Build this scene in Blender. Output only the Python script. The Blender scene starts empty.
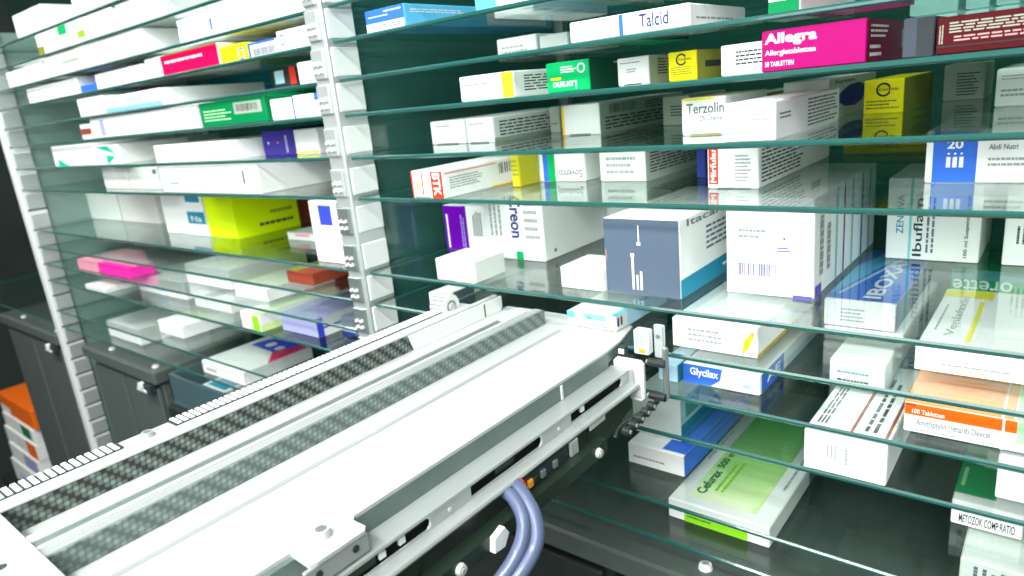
import bpy, math, random
from mathutils import Vector, Matrix

C = bpy.context.scene.collection
SC = 0.5            # half a metre from the lens to the shelf fronts
EYE = 1.40          # camera height above the floor, metres
rnd = random.Random(7)
FLOOR = -EYE / SC

COL = dict(white=(.90,.93,.91), pale=(.78,.84,.79), grey=(.33,.37,.37), stone=(.40,.46,.39), slate=(.13,.17,.21),
  ink=(.035,.045,.05), navy=(.02,.035,.22), blue=(.04,.17,.72), cobalt=(.05,.08,.70), sky=(.13,.55,.88), skypale=(.50,.74,.90),
  skyblue=(.25,.6,.9), teal=(.10,.42,.40), tealpale=(.36,.66,.60), tealblue=(.02,.27,.42), bluegrey=(.27,.34,.44), aqua=(.20,.62,.60),
  brightgreen=(.0,.42,.12), green=(.0,.24,.075), darkgreen=(.005,.07,.035), lightgreen=(.45,.85,.45), limegreen=(.28,.70,.02),
  limepale=(.72,.93,.38), lime=(.62,.74,.03), neon=(.72,.95,.0), jade=(.0,.55,.32), yellow=(.95,.85,.01), mustard=(.55,.50,.02),
  ochre=(.55,.42,.06), olive=(.25,.27,.04), orange=(.98,.60,.03), deeporange=(.95,.17,.01), softorange=(.95,.42,.16), red=(.88,.05,.02),
  redbrown=(.32,.06,.03), crimson=(.16,.0,.035), crimson2=(.75,.0,.09), magenta=(.40,.0,.15), maroon=(.075,.001,.004), pinkish=(.6,.35,.35),
  rose=(.85,.35,.45), redrose=(.80,.03,.12), hotpink=(.92,.03,.42), purple=(.15,.0,.42), lilac=(.40,.42,.72), indigo=(.05,.03,.30), purpleink=(.12,.09,.55))

COL['textgreen'] = (.0,.16,.03); COL['slateblue'] = (.10,.14,.20); COL['softgrey'] = (.06,.075,.10); COL['dustrose'] = (.30,.22,.27)
for _i in range(13):
    _t = _i/12; COL['grad%d' % _i] = (.88-.84*_t**.7, .97-.47*_t, .66-.62*_t**.5)
MATS = {}
def principled(name, col, rough=.5, metal=0., bump=None, coat=0., spec=None, noise=None):
    m = bpy.data.materials.new(name); m.use_nodes = True
    nt = m.node_tree; b = nt.nodes['Principled BSDF']
    b.inputs['Base Color'].default_value = (*col, 1); b.inputs['Roughness'].default_value = rough
    b.inputs['Metallic'].default_value = metal; b.inputs['Coat Weight'].default_value = coat
    if spec is not None: b.inputs['Specular IOR Level'].default_value = spec
    if noise or bump:
        tc = nt.nodes.new('ShaderNodeTexCoord'); nz = nt.nodes.new('ShaderNodeTexNoise')
        nz.inputs['Scale'].default_value = (noise or bump)[0]; nz.inputs['Detail'].default_value = 4
        nt.links.new(tc.outputs['Object'], nz.inputs['Vector'])
        if noise:
            mx = nt.nodes.new('ShaderNodeMix'); mx.data_type = 'RGBA'
            mx.inputs[6].default_value = (*[c*(1-noise[1]) for c in col], 1); mx.inputs[7].default_value = (*[min(1, c*(1+noise[1])) for c in col], 1)
            nt.links.new(nz.outputs['Fac'], mx.inputs[0]); nt.links.new(mx.outputs[2], b.inputs['Base Color'])
        if bump:
            bp = nt.nodes.new('ShaderNodeBump'); bp.inputs['Strength'].default_value = bump[1]; bp.inputs['Distance'].default_value = .001
            nt.links.new(nz.outputs['Fac'], bp.inputs['Height']); nt.links.new(bp.outputs['Normal'], b.inputs['Normal'])
    return m
def paper(key):
    if key not in MATS: MATS[key] = principled('print_' + key, COL[key], .5, spec=.15)
    return MATS[key]

def glass_material():
    m = bpy.data.materials.new('clear_shelf_glass'); m.use_nodes = True; nt = m.node_tree; nt.nodes.clear()
    o = nt.nodes.new('ShaderNodeOutputMaterial'); mx = nt.nodes.new('ShaderNodeMixShader')
    t = nt.nodes.new('ShaderNodeBsdfTransparent'); t.inputs['Color'].default_value = (.978, .995, .99, 1)
    g = nt.nodes.new('ShaderNodeBsdfGlossy'); g.inputs['Roughness'].default_value = .015; g.inputs['Color'].default_value = (.95, 1, .98, 1)
    f = nt.nodes.new('ShaderNodeFresnel'); 
    ge = nt.nodes.new('ShaderNodeNewGeometry'); mr = nt.nodes.new('ShaderNodeMapRange')   # same reflectance entering and leaving the pane
    mr.inputs['To Min'].default_value = 1.45; mr.inputs['To Max'].default_value = 1/1.45
    nt.links.new(ge.outputs['Backfacing'], mr.inputs['Value']); nt.links.new(mr.outputs['Result'], f.inputs['IOR'])
    nt.links.new(f.outputs[0], mx.inputs[0]); nt.links.new(t.outputs[0], mx.inputs[1]); nt.links.new(g.outputs[0], mx.inputs[2])
    nt.links.new(mx.outputs[0], o.inputs['Surface'])
    return m
GLASS = glass_material()
EDGE = principled('ground_glass_edge', (.016, .105, .09), .22, coat=.5)
STEEL = principled('brushed_steel', (.70, .76, .75), .32, .55, bump=(300, .1))
STEELDK = principled('grey_steel', (.30, .36, .35), .35, .6)
BRIGHT = principled('white_lacquered_metal', (.88, .92, .90), .30, coat=.2)
ALU = principled('bright_aluminium', (.80, .84, .83), .28, .45, bump=(200, .08))
ARMW = principled('matt_white_lacquer', (.54, .575, .56), .4, coat=.1)
ARMA = principled('satin_aluminium', (.46, .50, .49), .33, .35, bump=(200, .08))
SKIRT = principled('grey_anodised_edge', (.16, .22, .20), .45, .3, noise=(60, .25))
BLACK = principled('black_powder_coat', (.022, .03, .027), .35, noise=(40, .3))
TOPM = principled('dark_slate_cover', (.085, .11, .10), .28, noise=(40, .2))
BINM = principled('smoky_blue_plastic', (.07, .13, .15), .15, coat=.5)
CHAR = principled('charcoal_sheet_metal', (.10, .125, .115), .45, .1, noise=(60, .12))
DARKM = principled('dark_green_steel', (.022, .04, .027), .4, .3, noise=(30, .4))
WALLM = principled('dark_green_panel', (.006, .06, .04), .4, spec=.2, noise=(2.2, .55))
SLOT = principled('slot_shadow_rubber', (.02, .035, .04), .6)
CABLEM = principled('blue_grey_cable', (.10, .13, .23), .4, coat=.2)
WHITEPL = principled('white_plastic', (.86, .9, .88), .35)
FLOORM = principled('dark_grey_floor', (.10, .11, .11), .5, noise=(5, .2))
REDP = principled('red_plastic', (.8, .02, .05), .4); ORANGEP = principled('orange_plastic', (.9, .4, .02), .4)
BLUEGL = principled('frosted_blue_plastic', (.45, .58, .72), .3)

def carbon_material(name, dark, light):
    m = bpy.data.materials.new(name); m.use_nodes = True; nt = m.node_tree; b = nt.nodes['Principled BSDF']
    N = nt.nodes.new; L = nt.links.new
    tc = N('ShaderNodeTexCoord'); sp = N('ShaderNodeSeparateXYZ'); L(tc.outputs['Object'], sp.inputs[0])
    def mth(op, a, bb=None):
        n = N('ShaderNodeMath'); n.operation = op
        for i, v in enumerate((a, bb)):
            if v is None: continue
            if isinstance(v, (int, float)): n.inputs[i].default_value = v
            else: L(v, n.inputs[i])
        return n.outputs[0]
    y = mth('MULTIPLY', sp.outputs['Y'], 1/.0034); z = mth('MULTIPLY', sp.outputs['Z'], 1/.0034)
    fy = mth('FLOOR', y); fz = mth('FLOOR', z)
    s = mth('PINGPONG', mth('ADD', fy, fz), 2.0)       # twill: stepped diagonal
    s = mth('MULTIPLY', s, .5)
    wy = mth('ABSOLUTE', mth('SINE', mth('MULTIPLY', y, math.pi))); wz = mth('ABSOLUTE', mth('SINE', mth('MULTIPLY', z, math.pi)))
    w = mth('MULTIPLY', mth('ADD', wy, wz), .5); fac = mth('MULTIPLY', s, w)
    mx = N('ShaderNodeMix'); mx.data_type = 'RGBA'; mx.inputs[6].default_value = (*dark, 1); mx.inputs[7].default_value = (*light, 1)
    L(fac, mx.inputs[0]); L(mx.outputs[2], b.inputs['Base Color'])
    b.inputs['Roughness'].default_value = .3; b.inputs['Coat Weight'].default_value = .3
    return m
CARBON = carbon_material('carbon_weave', (.004, .009, .007), (.22, .28, .25))
CARBON2 = carbon_material('lit_carbon_weave', (.085, .12, .11), (.26, .33, .31))  # lighter copy of the weave: the light on this jaw is in the colour

# ---------------------------------------------------------------- mesh builder (coordinates in shelf units, scaled by SC)
class MB:
    def __init__(s): s.v = []; s.f = []; s.m = []; s.mats = []
    def slot(s, mat):
        if mat not in s.mats: s.mats.append(mat)
        return s.mats.index(mat)
    def poly(s, pts, mat):
        n = len(s.v); s.v += [tuple(p) for p in pts]; s.f.append(tuple(range(n, n+len(pts)))); s.m.append(s.slot(mat))
    def box(s, x0, y0, z0, x1, y1, z1, mat, c=0.):
        # chamfered box when c > 0
        if c <= 0:
            n = len(s.v)
            s.v += [(x0,y0,z0),(x1,y0,z0),(x1,y1,z0),(x0,y1,z0),(x0,y0,z1),(x1,y0,z1),(x1,y1,z1),(x0,y1,z1)]
            for q in ((0,3,2,1),(4,5,6,7),(0,1,5,4),(1,2,6,5),(2,3,7,6),(3,0,4,7)):
                s.f.append(tuple(n+i for i in q)); s.m.append(s.slot(mat))
            return
        lo = (x0,y0,z0); hi = (x1,y1,z1); n = len(s.v); idx = {}
        for sx in (0,1):
            for sy in (0,1):
                for sz in (0,1):
                    for a in range(3):
                        p = []
                        for k, sg in enumerate((sx,sy,sz)):
                            e = hi[k] if sg else lo[k]
                            if k != a: e += -c if sg else c
                            p.append(e)
                        idx[(sx,sy,sz,a)] = len(s.v); s.v.append(tuple(p))
        k = s.slot(mat)
        def add(l): s.f.append(tuple(l)); s.m.append(k)
        for a in range(3):
            b_, c_ = (a+1) % 3, (a+2) % 3
            for sg in (0,1):
                l = []
                for (p, q) in ((0,0),(1,0),(1,1),(0,1)):
                    t = [0,0,0]; t[a] = sg; t[b_] = p; t[c_] = q; l.append(idx[(*t, a)])
                add(l if sg else l[::-1])
            for p in (0,1):
                for q in (0,1):     # edge strips along axis a
                    t0 = [0,0,0]; t0[b_] = p; t0[c_] = q; t1 = list(t0); t1[a] = 1
                    l = [idx[(*t0, b_)], idx[(*t1, b_)], idx[(*t1, c_)], idx[(*t0, c_)]]
                    add(l if (p ^ q) == 0 else l[::-1])
        for sx in (0,1):
            for sy in (0,1):
                for sz in (0,1):
                    l = [idx[(sx,sy,sz,a)] for a in range(3)]
                    add(l if (sx+sy+sz) % 2 else l[::-1])
    def prism(s, pts, axis, a0, a1, mat):
        # extrude a polygon given in the two other axes (order y,z / x,z / x,y)
        def P(p, a): return {'x': (a, p[0], p[1]), 'y': (p[0], a, p[1]), 'z': (p[0], p[1], a)}[axis]
        n = len(s.v); k = len(pts); s.v += [P(p, a0) for p in pts] + [P(p, a1) for p in pts]; m = s.slot(mat)
        s.f.append(tuple(range(n+k-1, n-1, -1))); s.m.append(m); s.f.append(tuple(range(n+k, n+2*k))); s.m.append(m)
        for i in range(k):
            j = (i+1) % k; s.f.append((n+i, n+j, n+k+j, n+k+i)); s.m.append(m)
    def cyl(s, p0, p1, r0, mat, r1=None, n=16):
        r1 = r0 if r1 is None else r1
        a = Vector(p0); b_ = Vector(p1); d = (b_-a).normalized()
        u = d.cross(Vector((0,0,1)) if abs(d.z) < .9 else Vector((1,0,0))).normalized(); w = d.cross(u)
        k = len(s.v); m = s.slot(mat)
        for c, r in ((a, r0), (b_, r1)):
            for i in range(n):
                t = 2*math.pi*i/n; s.v.append(tuple(c + u*(r*math.cos(t)) + w*(r*math.sin(t))))
        s.f.append(tuple(range(k+n-1, k-1, -1))); s.m.append(m); s.f.append(tuple(range(k+n, k+2*n))); s.m.append(m)
        for i in range(n):
            j = (i+1) % n; s.f.append((k+i, k+j, k+n+j, k+n+i)); s.m.append(m)
    def tube(s, pts, r, mat, n=12):
        P = [Vector(p) for p in pts]; Q = []
        for i in range(len(P)-1):
            p0 = P[max(i-1,0)]; p1 = P[i]; p2 = P[i+1]; p3 = P[min(i+2, len(P)-1)]
            for k in range(8):
                t = k/8; Q.append(.5*((2*p1)+(p2-p0)*t+(2*p0-5*p1+4*p2-p3)*t*t+(3*p1-p0-3*p2+p3)*t**3))
        Q.append(P[-1]); k0 = len(s.v); m = s.slot(mat); u = None
        for i, q in enumerate(Q):
            d = (Q[min(i+1, len(Q)-1)] - Q[max(i-1, 0)]).normalized()
            u = (u - d*u.dot(d)).normalized() if u else d.orthogonal().normalized()
            w = d.cross(u)
            for j in range(n):
                t = 2*math.pi*j/n; s.v.append(tuple(q + u*(r*math.cos(t)) + w*(r*math.sin(t))))
        for i in range(len(Q)-1):
            for j in range(n):
                a = k0+i*n+j; b_ = k0+i*n+(j+1) % n; s.f.append((a, b_, b_+n, a+n)); s.m.append(m)
        s.f.append(tuple(range(k0+n-1, k0-1, -1))); s.m.append(m); e = k0+(len(Q)-1)*n; s.f.append(tuple(range(e, e+n))); s.m.append(m)
    def build(s, name, parent=None, origin=(0,0,0), smooth=False, bevel=0.):
        # vertices are given relative to the origin; origin in shelf units
        me = bpy.data.meshes.new(name); me.from_pydata([tuple(c*SC for c in v) for v in s.v], [], s.f)
        for m in s.mats: me.materials.append(m)
        me.polygons.foreach_set('material_index', s.m)
        if smooth: me.polygons.foreach_set('use_smooth', [True]*len(me.polygons))
        me.update(); o = bpy.data.objects.new(name, me); C.objects.link(o)
        if parent is not None: o.parent = parent; o.location = tuple(c*SC for c in origin)
        else: o.location = (origin[0]*SC, origin[1]*SC, origin[2]*SC + EYE)
        if bevel:
            b = o.modifiers.new('bevel', 'BEVEL'); b.width = bevel*SC; b.segments = 2; b.limit_method = 'ANGLE'
        return o
def tag(o, label=None, cat=None, group=None, kind=None):
    if label: o['label'] = label
    if cat: o['category'] = cat
    if group: o['group'] = group
    if kind: o['kind'] = kind
    return o
def empty(name, loc, label, cat, group=None):
    o = bpy.data.objects.new(name, None); C.objects.link(o); o.empty_display_size = .02
    o.location = (loc[0]*SC, loc[1]*SC, loc[2]*SC + EYE); return tag(o, label, cat, group)

# ---------------------------------------------------------------- printed lettering as real outlines
TXT = {}
def text_mesh(s, bold):
    key = (s, bold)
    if key not in TXT:
        cu = bpy.data.curves.new('lettering', 'FONT'); cu.body = s; cu.resolution_u = 3; cu.offset = .028 if bold else .012
        ob = bpy.data.objects.new('lettering', cu); me = ob.to_mesh()
        V = [(v.co.x, v.co.y) for v in me.vertices]; F = [tuple(p.vertices) for p in me.polygons]
        x0 = min(v[0] for v in V); x1 = max(v[0] for v in V); y0 = min(v[1] for v in V); y1 = max(v[1] for v in V)
        TXT[key] = ([((x-x0)/(x1-x0), (y-y0)/(y1-y0)) for x, y in V], F)
        ob.to_mesh_clear(); bpy.data.objects.remove(ob); bpy.data.curves.remove(cu)
    return TXT[key]

def face_map(face, w, d, h):
    # returns u,v in 0..1 and lift -> local point, and the face's size
    return {'f': (lambda u, v, e: (u*w, -e, v*h), (w, h)), 'r': (lambda u, v, e: (w+e, u*d, v*h), (d, h)),
            't': (lambda u, v, e: (u*w, v*d, h+e), (w, d)), 'b': (lambda u, v, e: (u*w, v*d, -e), (w, d))}[face]
def printing(mb, elems, w, d, h, seed=0, lift0=.0003):
    r = random.Random(seed)
    for k, e in enumerate(elems):
        M, (fw, fh) = face_map(e[0], w, d, h); lift = lift0 + .00012*k; flip = e[0] == 'b'
        def P(pts, mat):
            q = [M(u, v, lift) for u, v in pts]; mb.poly(q[::-1] if flip else q, mat)
        def RC(u0, v0, u1, v1, mat): P([(u0,v0),(u1,v0),(u1,v1),(u0,v1)], mat)
        t = e[1]; mat = paper(e[-1] if t != 'T' else e[7])
        if t == 'R': RC(*e[2:6], mat)
        elif t == 'P': P(e[2], mat)
        elif t in 'LV':
            u0, v0, u1, v1, n = e[2:7]
            if t == 'L':
                st = (v1-v0)/n; hh = st*.45
                for i in range(n):
                    x = u0; v = v1 - st*(i+.75); end = u0 + (u1-u0)*r.uniform(.7, 1.)
                    while x < end:
                        l = r.uniform(.05, .16)*(u1-u0); RC(x, v, min(x+l, u1), v+hh, mat); x += l + .02*(u1-u0)
            else:
                st = (u1-u0)/n; hh = st*.45
                for i in range(n):
                    y = v0; u = u0 + st*(i+.25); end = v0 + (v1-v0)*r.uniform(.7, 1.)
                    while y < end:
                        l = r.uniform(.05, .16)*(v1-v0); RC(u, y, u+hh, min(y+l, v1), mat); y += l + .02*(v1-v0)
        elif t == 'B':
            u0, v0, u1, v1 = e[2:6]; x = 0.
            while x < 1.:
                b_ = r.choice((.012, .02, .03)); RC(u0+(u1-u0)*x, v0, u0+(u1-u0)*min(1, x+b_), v1, mat); x += b_ + r.choice((.012, .02, .026))
        elif t == 'D':
            cu, cv, rr = e[2:5]; S_ = min(fw, fh) if rr > .02 else max(fw, fh)
            P([(cu+rr*S_/fw*math.cos(a*math.pi/8), cv+rr*S_/fh*math.sin(a*math.pi/8)) for a in range(16)], mat)
        elif t == 'O':
            cu, cv, rr = e[2:5]; S_ = fw
            for a in range(20):
                q = [(cu+q_*S_/fw*math.cos(b_*math.pi/10), cv+q_*S_/fh*math.sin(b_*math.pi/10)) for q_, b_ in ((rr*.72,a),(rr,a),(rr,a+1),(rr*.72,a+1))]
                P(q, mat)
        elif t == 'T':
            u0, v0, u1, v1, s, col, rot = e[2:9]; V, F = text_mesh(s, len(e) > 9); n = len(mb.v); sl = mb.slot(paper(col))
            for x, y in V:
                a, b_ = {0: (x, y), 180: (1-x, 1-y), 90: (1-y, x), 270: (y, 1-x)}[rot]
                mb.v.append(M(u0+(u1-u0)*a, v0+(v1-v0)*b_, lift))
            for f in F: mb.f.append(tuple(n+i for i in f)); mb.m.append(sl)

def carton(row, seed):
    bay, shelf, x, y, z, w, d, h, col, pr, label = row
    mb = MB(); c = min(.0022, h*.1); mb.box(0, 0, 0, w, d, h, paper(col), c)
    near = bay == 'R'
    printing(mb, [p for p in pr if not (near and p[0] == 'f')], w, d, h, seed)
    o = mb.build('medicine_carton', None, (x, y, z))
    tag(o, label, 'medicine box', 'medicine cartons on the right bay shelves' if near else 'medicine cartons on the left bay shelves')
    if near:
        fl = MB(); g = .0009
        fl.box(g, -.0012, g*1.6, w-g, .0002, h-g, paper(col), .0005)
        printing(fl, [p for p in pr if p[0] == 'f'], w, d, h, seed+999, .0014)
        # the printing runs edge to edge of the flap
        fl.v = [(min(max(a, g), w-g), b_, min(max(c_, g), h-g)) for a, b_, c_ in fl.v]
        fl.build('end_flap', o)
    return o

# every carton: bay, shelf, x, y, z, width, depth, height, colour, printing, label
BOXES = [
    ('R','A',-1.175,1.01,0.1515,0.1163,0.5,0.0425,'sky',[('f','R',0,0.38,1,1,'blue'),('f','R',0,0,1,0.38,'white'),('f','L',0.08,0.62,0.6,0.72,1,'white'),('f','L',0.5,0.78,0.95,0.9,1,'white'),('f','L',0.4,0.1,0.95,0.3,2,'navy'),('r','R',0.5,0.12,0.95,0.8,'white'),('r','B',0.55,0.35,0.9,0.75,'ink'),('r','L',0.03,0.6,0.35,0.8,2,'white')],'light blue carton with royal blue end,leftmost on its shelf beside the steel post'),
    ('R','A',-0.8813,1.02,0.1515,0.048,0.45,0.0345,'sky',[('b','R',0,0,1,0.4,'white'),('r','R',0,0,1,1,'white')],'light blue and white carton at the top edge,right of the royal blue ended one'),
    ('R','A',-0.8323,1.03,0.1515,0.1232,0.4,0.0404,'white',[('b','R',0.3,0,0.8,1,'sky'),('b','L',0.05,0.1,0.28,0.9,6,'blue')],'white carton with light blue underside at the top edge,second from the light blue one'),
    ('R','A',-0.67,1.02,0.1515,0.1501,0.4,0.0265,'white',[('b','R',0.1,0.1,0.7,0.3,'blue'),('b','R',0.1,0.35,0.5,0.6,'sky')],'white carton with blue printed underside near the top middle of the picture'),
    ('R','A',-0.4986,1.02,0.1515,0.1363,0.4,0.0241,'white',[('b','R',0.1,0.1,0.5,0.5,'sky')],'white carton standing above the right end of the white blue-striped long carton'),
    ('R','B',-1.0279,1.25,0.0715,0.1091,0.3,0.0488,'pale',[('f','L',0.1,0.3,0.8,0.7,2,'grey')],'low pale carton lying behind and left of the long white blue-striped carton'),
    ('R','B',-0.874,1.2,0.0715,0.0692,0.3,0.038,'pale',[],'small low pale carton directly left of the long white blue-striped carton'),
    ('R','B',-0.6723,1.01,0.0715,0.2108,0.22,0.033,'white',[('f','R',0.44,0,0.475,1,'blue'),('f','T',0.61,0.25,0.84,0.85,'Talcid','navy',0),('f','L',0.62,0.12,0.8,0.2,1,'grey'),('f','L',0.05,0.2,0.3,0.75,4,'grey'),('r','L',0.1,0.3,0.9,0.5,1,'grey'),('b','R',0.43,0,0.48,0.6,'navy')],'long flat white carton with one blue stripe and dark blue name on its front'),
    ('R','B',-0.365,1.06,0.0715,0.0443,0.3,0.0429,'white',[('f','R',0,0,1,0.45,'green')],'white carton with green lower front at the top edge above the magenta carton'),
    ('R','C',-0.9688,1.05,-0.0045,0.1361,0.4,0.0478,'white',[('f','R',0.8,0,1,1,'lime'),('f','L',0.08,0.25,0.55,0.7,4,'grey'),('r','L',0.08,0.2,0.9,0.85,6,'ink')],'white carton with a yellow-green vertical strip,left of the bright green carton'),
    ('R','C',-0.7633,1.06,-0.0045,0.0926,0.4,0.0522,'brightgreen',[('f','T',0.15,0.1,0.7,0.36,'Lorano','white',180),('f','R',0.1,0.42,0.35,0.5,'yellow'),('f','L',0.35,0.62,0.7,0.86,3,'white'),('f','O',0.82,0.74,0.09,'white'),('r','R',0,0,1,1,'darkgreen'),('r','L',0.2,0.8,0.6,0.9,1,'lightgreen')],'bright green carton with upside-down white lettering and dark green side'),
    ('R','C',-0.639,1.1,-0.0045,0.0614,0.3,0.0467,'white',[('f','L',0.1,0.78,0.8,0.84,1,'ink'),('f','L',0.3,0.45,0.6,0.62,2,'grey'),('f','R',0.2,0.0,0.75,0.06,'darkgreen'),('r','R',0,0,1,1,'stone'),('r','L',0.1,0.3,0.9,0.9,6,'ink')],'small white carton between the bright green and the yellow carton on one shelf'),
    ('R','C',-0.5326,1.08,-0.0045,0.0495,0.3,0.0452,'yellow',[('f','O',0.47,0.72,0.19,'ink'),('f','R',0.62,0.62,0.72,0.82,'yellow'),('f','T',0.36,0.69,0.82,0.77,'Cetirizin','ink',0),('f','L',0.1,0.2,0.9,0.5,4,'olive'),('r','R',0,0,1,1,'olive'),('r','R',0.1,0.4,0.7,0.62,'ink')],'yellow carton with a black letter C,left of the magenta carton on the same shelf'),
    ('R','C',-0.4607,1.12,-0.0045,0.0846,0.3,0.0472,'white',[('f','L',0.3,0.3,0.95,0.8,4,'ink'),('f','R',0,0.2,1,0.22,'grey')],'white carton half hidden behind the left end of the magenta carton'),
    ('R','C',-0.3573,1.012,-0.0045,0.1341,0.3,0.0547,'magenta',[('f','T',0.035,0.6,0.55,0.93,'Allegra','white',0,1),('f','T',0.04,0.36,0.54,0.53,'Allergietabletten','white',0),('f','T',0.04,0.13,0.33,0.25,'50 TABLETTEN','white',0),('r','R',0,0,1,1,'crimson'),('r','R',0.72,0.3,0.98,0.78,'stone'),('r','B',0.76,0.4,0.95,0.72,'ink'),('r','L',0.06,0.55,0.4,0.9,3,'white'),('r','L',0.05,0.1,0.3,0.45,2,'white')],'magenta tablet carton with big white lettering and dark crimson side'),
    ('R','C',-0.1841,1.02,-0.0045,0.0343,0.3,0.0478,'softgrey',[('f','R',0.45,0,1,1,'ink')],'slate grey carton end between the magenta and the maroon carton'),
    ('R','C',-0.147,1.015,-0.0045,0.1329,0.3,0.0437,'maroon',[('f','L',0.1,0.55,0.95,0.86,4,'stone'),('f','L',0.14,0.32,0.95,0.5,2,'pinkish'),('f','V',0.02,0.3,0.06,0.85,2,'stone'),('f','R',0,0.2,1,0.23,'ink')],'maroon carton with rows of pale upside-down print at the right edge'),
    ('R','C',-0.2531,1.45,-0.0045,0.0727,0.2,0.0655,'tealpale',[('f','L',0.1,0.1,0.9,0.6,3,'teal')],'pale teal carton behind the maroon carton,leftmost of three in that back row'),
    ('R','C',-0.1703,1.45,-0.0045,0.034,0.2,0.0655,'tealpale',[('f','L',0.1,0.1,0.9,0.6,4,'teal')],'pale teal carton behind the maroon carton,middle one of three in that back row'),
    ('R','C',-0.128,1.45,-0.0045,0.0325,0.2,0.0655,'tealpale',[('f','L',0.1,0.1,0.9,0.6,4,'teal')],'pale teal carton behind the maroon carton,rightmost of three in that back row'),
    ('R','D',-1.2267,1.2085,-0.0985,0.1096,0.4,0.0549,'white',[('f','L',0.15,0.7,0.75,0.85,1,'grey'),('f','R',0.15,0,0.8,0.05,'ink'),('r','L',0.1,0.2,0.9,0.8,4,'grey')],'leftmost of two matching small white cartons above the red and white carton'),
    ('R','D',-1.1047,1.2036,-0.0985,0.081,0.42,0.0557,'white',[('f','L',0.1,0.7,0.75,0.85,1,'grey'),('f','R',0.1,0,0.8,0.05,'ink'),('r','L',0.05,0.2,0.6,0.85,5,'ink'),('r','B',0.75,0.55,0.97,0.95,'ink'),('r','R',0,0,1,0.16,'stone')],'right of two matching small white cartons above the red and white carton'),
    ('R','D',-1.007,1.3979,-0.0985,0.0298,0.2,0.0618,'stone',[('f','L',0.1,0.3,0.9,0.4,1,'ink')],'narrow grey carton end directly left of the white carton with a thin orange edge'),
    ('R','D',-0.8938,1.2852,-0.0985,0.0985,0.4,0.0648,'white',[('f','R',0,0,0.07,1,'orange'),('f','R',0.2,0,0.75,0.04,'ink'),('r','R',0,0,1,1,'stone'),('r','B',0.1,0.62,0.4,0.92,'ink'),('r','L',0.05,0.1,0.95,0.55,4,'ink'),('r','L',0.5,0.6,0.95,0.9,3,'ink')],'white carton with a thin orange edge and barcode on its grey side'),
    ('R','D',-0.7196,1.4252,-0.0985,0.0626,0.2,0.0622,'stone',[('f','L',0.3,0.3,0.8,0.7,4,'ink')],'pale grey carton behind the left edge of the white carton with yellow top strip'),
    ('R','D',-0.5447,1.1498,-0.0985,0.079,0.2,0.0632,'white',[('f','R',0,0.93,0.75,1,'yellow'),('f','T',0.12,0.58,0.97,0.85,'Terzolin','slate',0),('f','T',0.42,0.38,0.93,0.52,'2% Creme','slate',0),('f','L',0.55,0.25,0.95,0.31,1,'grey'),('f','R',0.2,0,0.9,0.05,'olive')],'white cream carton with grey lettering and a yellow strip along its top'),
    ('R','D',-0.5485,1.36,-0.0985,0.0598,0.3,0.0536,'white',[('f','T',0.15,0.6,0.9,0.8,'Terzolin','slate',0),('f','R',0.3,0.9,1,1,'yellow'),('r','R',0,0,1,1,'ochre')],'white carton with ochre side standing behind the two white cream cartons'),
    ('R','D',-0.409,1.002,-0.0985,0.0751,0.33,0.0559,'white',[('f','L',0.55,0.5,0.9,0.75,2,'grey'),('f','L',0.4,0.1,0.9,0.18,1,'grey'),('f','D',0.85,0.06,0.012,'ink'),('r','L',0.45,0.1,0.95,0.9,8,'slate'),('r','L',0.05,0.5,0.2,0.7,2,'slate')],'plain white carton at the shelf edge,overlapping the cream carton with yellow strip'),
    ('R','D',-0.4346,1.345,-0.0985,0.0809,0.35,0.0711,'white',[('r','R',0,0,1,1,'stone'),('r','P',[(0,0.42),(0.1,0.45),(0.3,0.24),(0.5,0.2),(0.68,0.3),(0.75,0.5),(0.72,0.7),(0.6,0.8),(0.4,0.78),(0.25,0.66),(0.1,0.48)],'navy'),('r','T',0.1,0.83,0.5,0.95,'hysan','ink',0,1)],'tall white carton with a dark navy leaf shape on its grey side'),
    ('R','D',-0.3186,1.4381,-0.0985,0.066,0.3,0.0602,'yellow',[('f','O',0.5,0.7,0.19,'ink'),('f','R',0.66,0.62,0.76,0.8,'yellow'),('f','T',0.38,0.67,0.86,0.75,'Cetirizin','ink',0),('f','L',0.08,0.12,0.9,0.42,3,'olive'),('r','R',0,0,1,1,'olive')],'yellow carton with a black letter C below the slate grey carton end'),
    ('R','D',-0.2259,1.6893,-0.0985,0.0707,0.1507,0.0707,'stone',[('f','L',0.32,0.12,0.85,0.78,8,'ink')],'grey carton covered in small print below the maroon carton'),
    ('R','D',-0.1165,1.4313,-0.0985,0.0743,0.3,0.0611,'pale',[('f','L',0.1,0.7,0.7,0.85,2,'grey'),('f','L',0.1,0.25,0.9,0.5,2,'grey')],'pale carton at the right edge,right of the grey small-print carton'),
    ('R','E',-1.0946,1.002,-0.1915,0.0954,0.42,0.0581,'white',[('f','R',0,0,0.05,1,'red'),('f','R',0.33,0.12,0.37,0.98,'red'),('f','R',0.62,0,0.97,0.97,'red'),('f','T',0.68,0.1,0.9,0.92,'BTK','white',270,1),('f','P',[(0.15,0.35),(0.24,0.32),(0.2,0.8)],'orange'),('f','L',0.08,0.03,0.6,0.1,1,'ink'),('r','L',0.04,0.3,0.3,0.75,5,'grey'),('r','B',0.42,0.45,0.88,0.85,'ink'),('r','R',0.35,0.0,1,0.05,'orange'),('r','R',0,0.86,0.4,0.89,'red')],'white and red carton with barcode side,leftmost on its shelf next to the steel post'),
    ('R','E',-0.945,1.1557,-0.1915,0.0221,0.07,0.075,'mustard',[('f','L',0.1,0.3,0.9,0.8,4,'olive')],'mustard yellow carton end squeezed behind the white and red barcode carton'),
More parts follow.
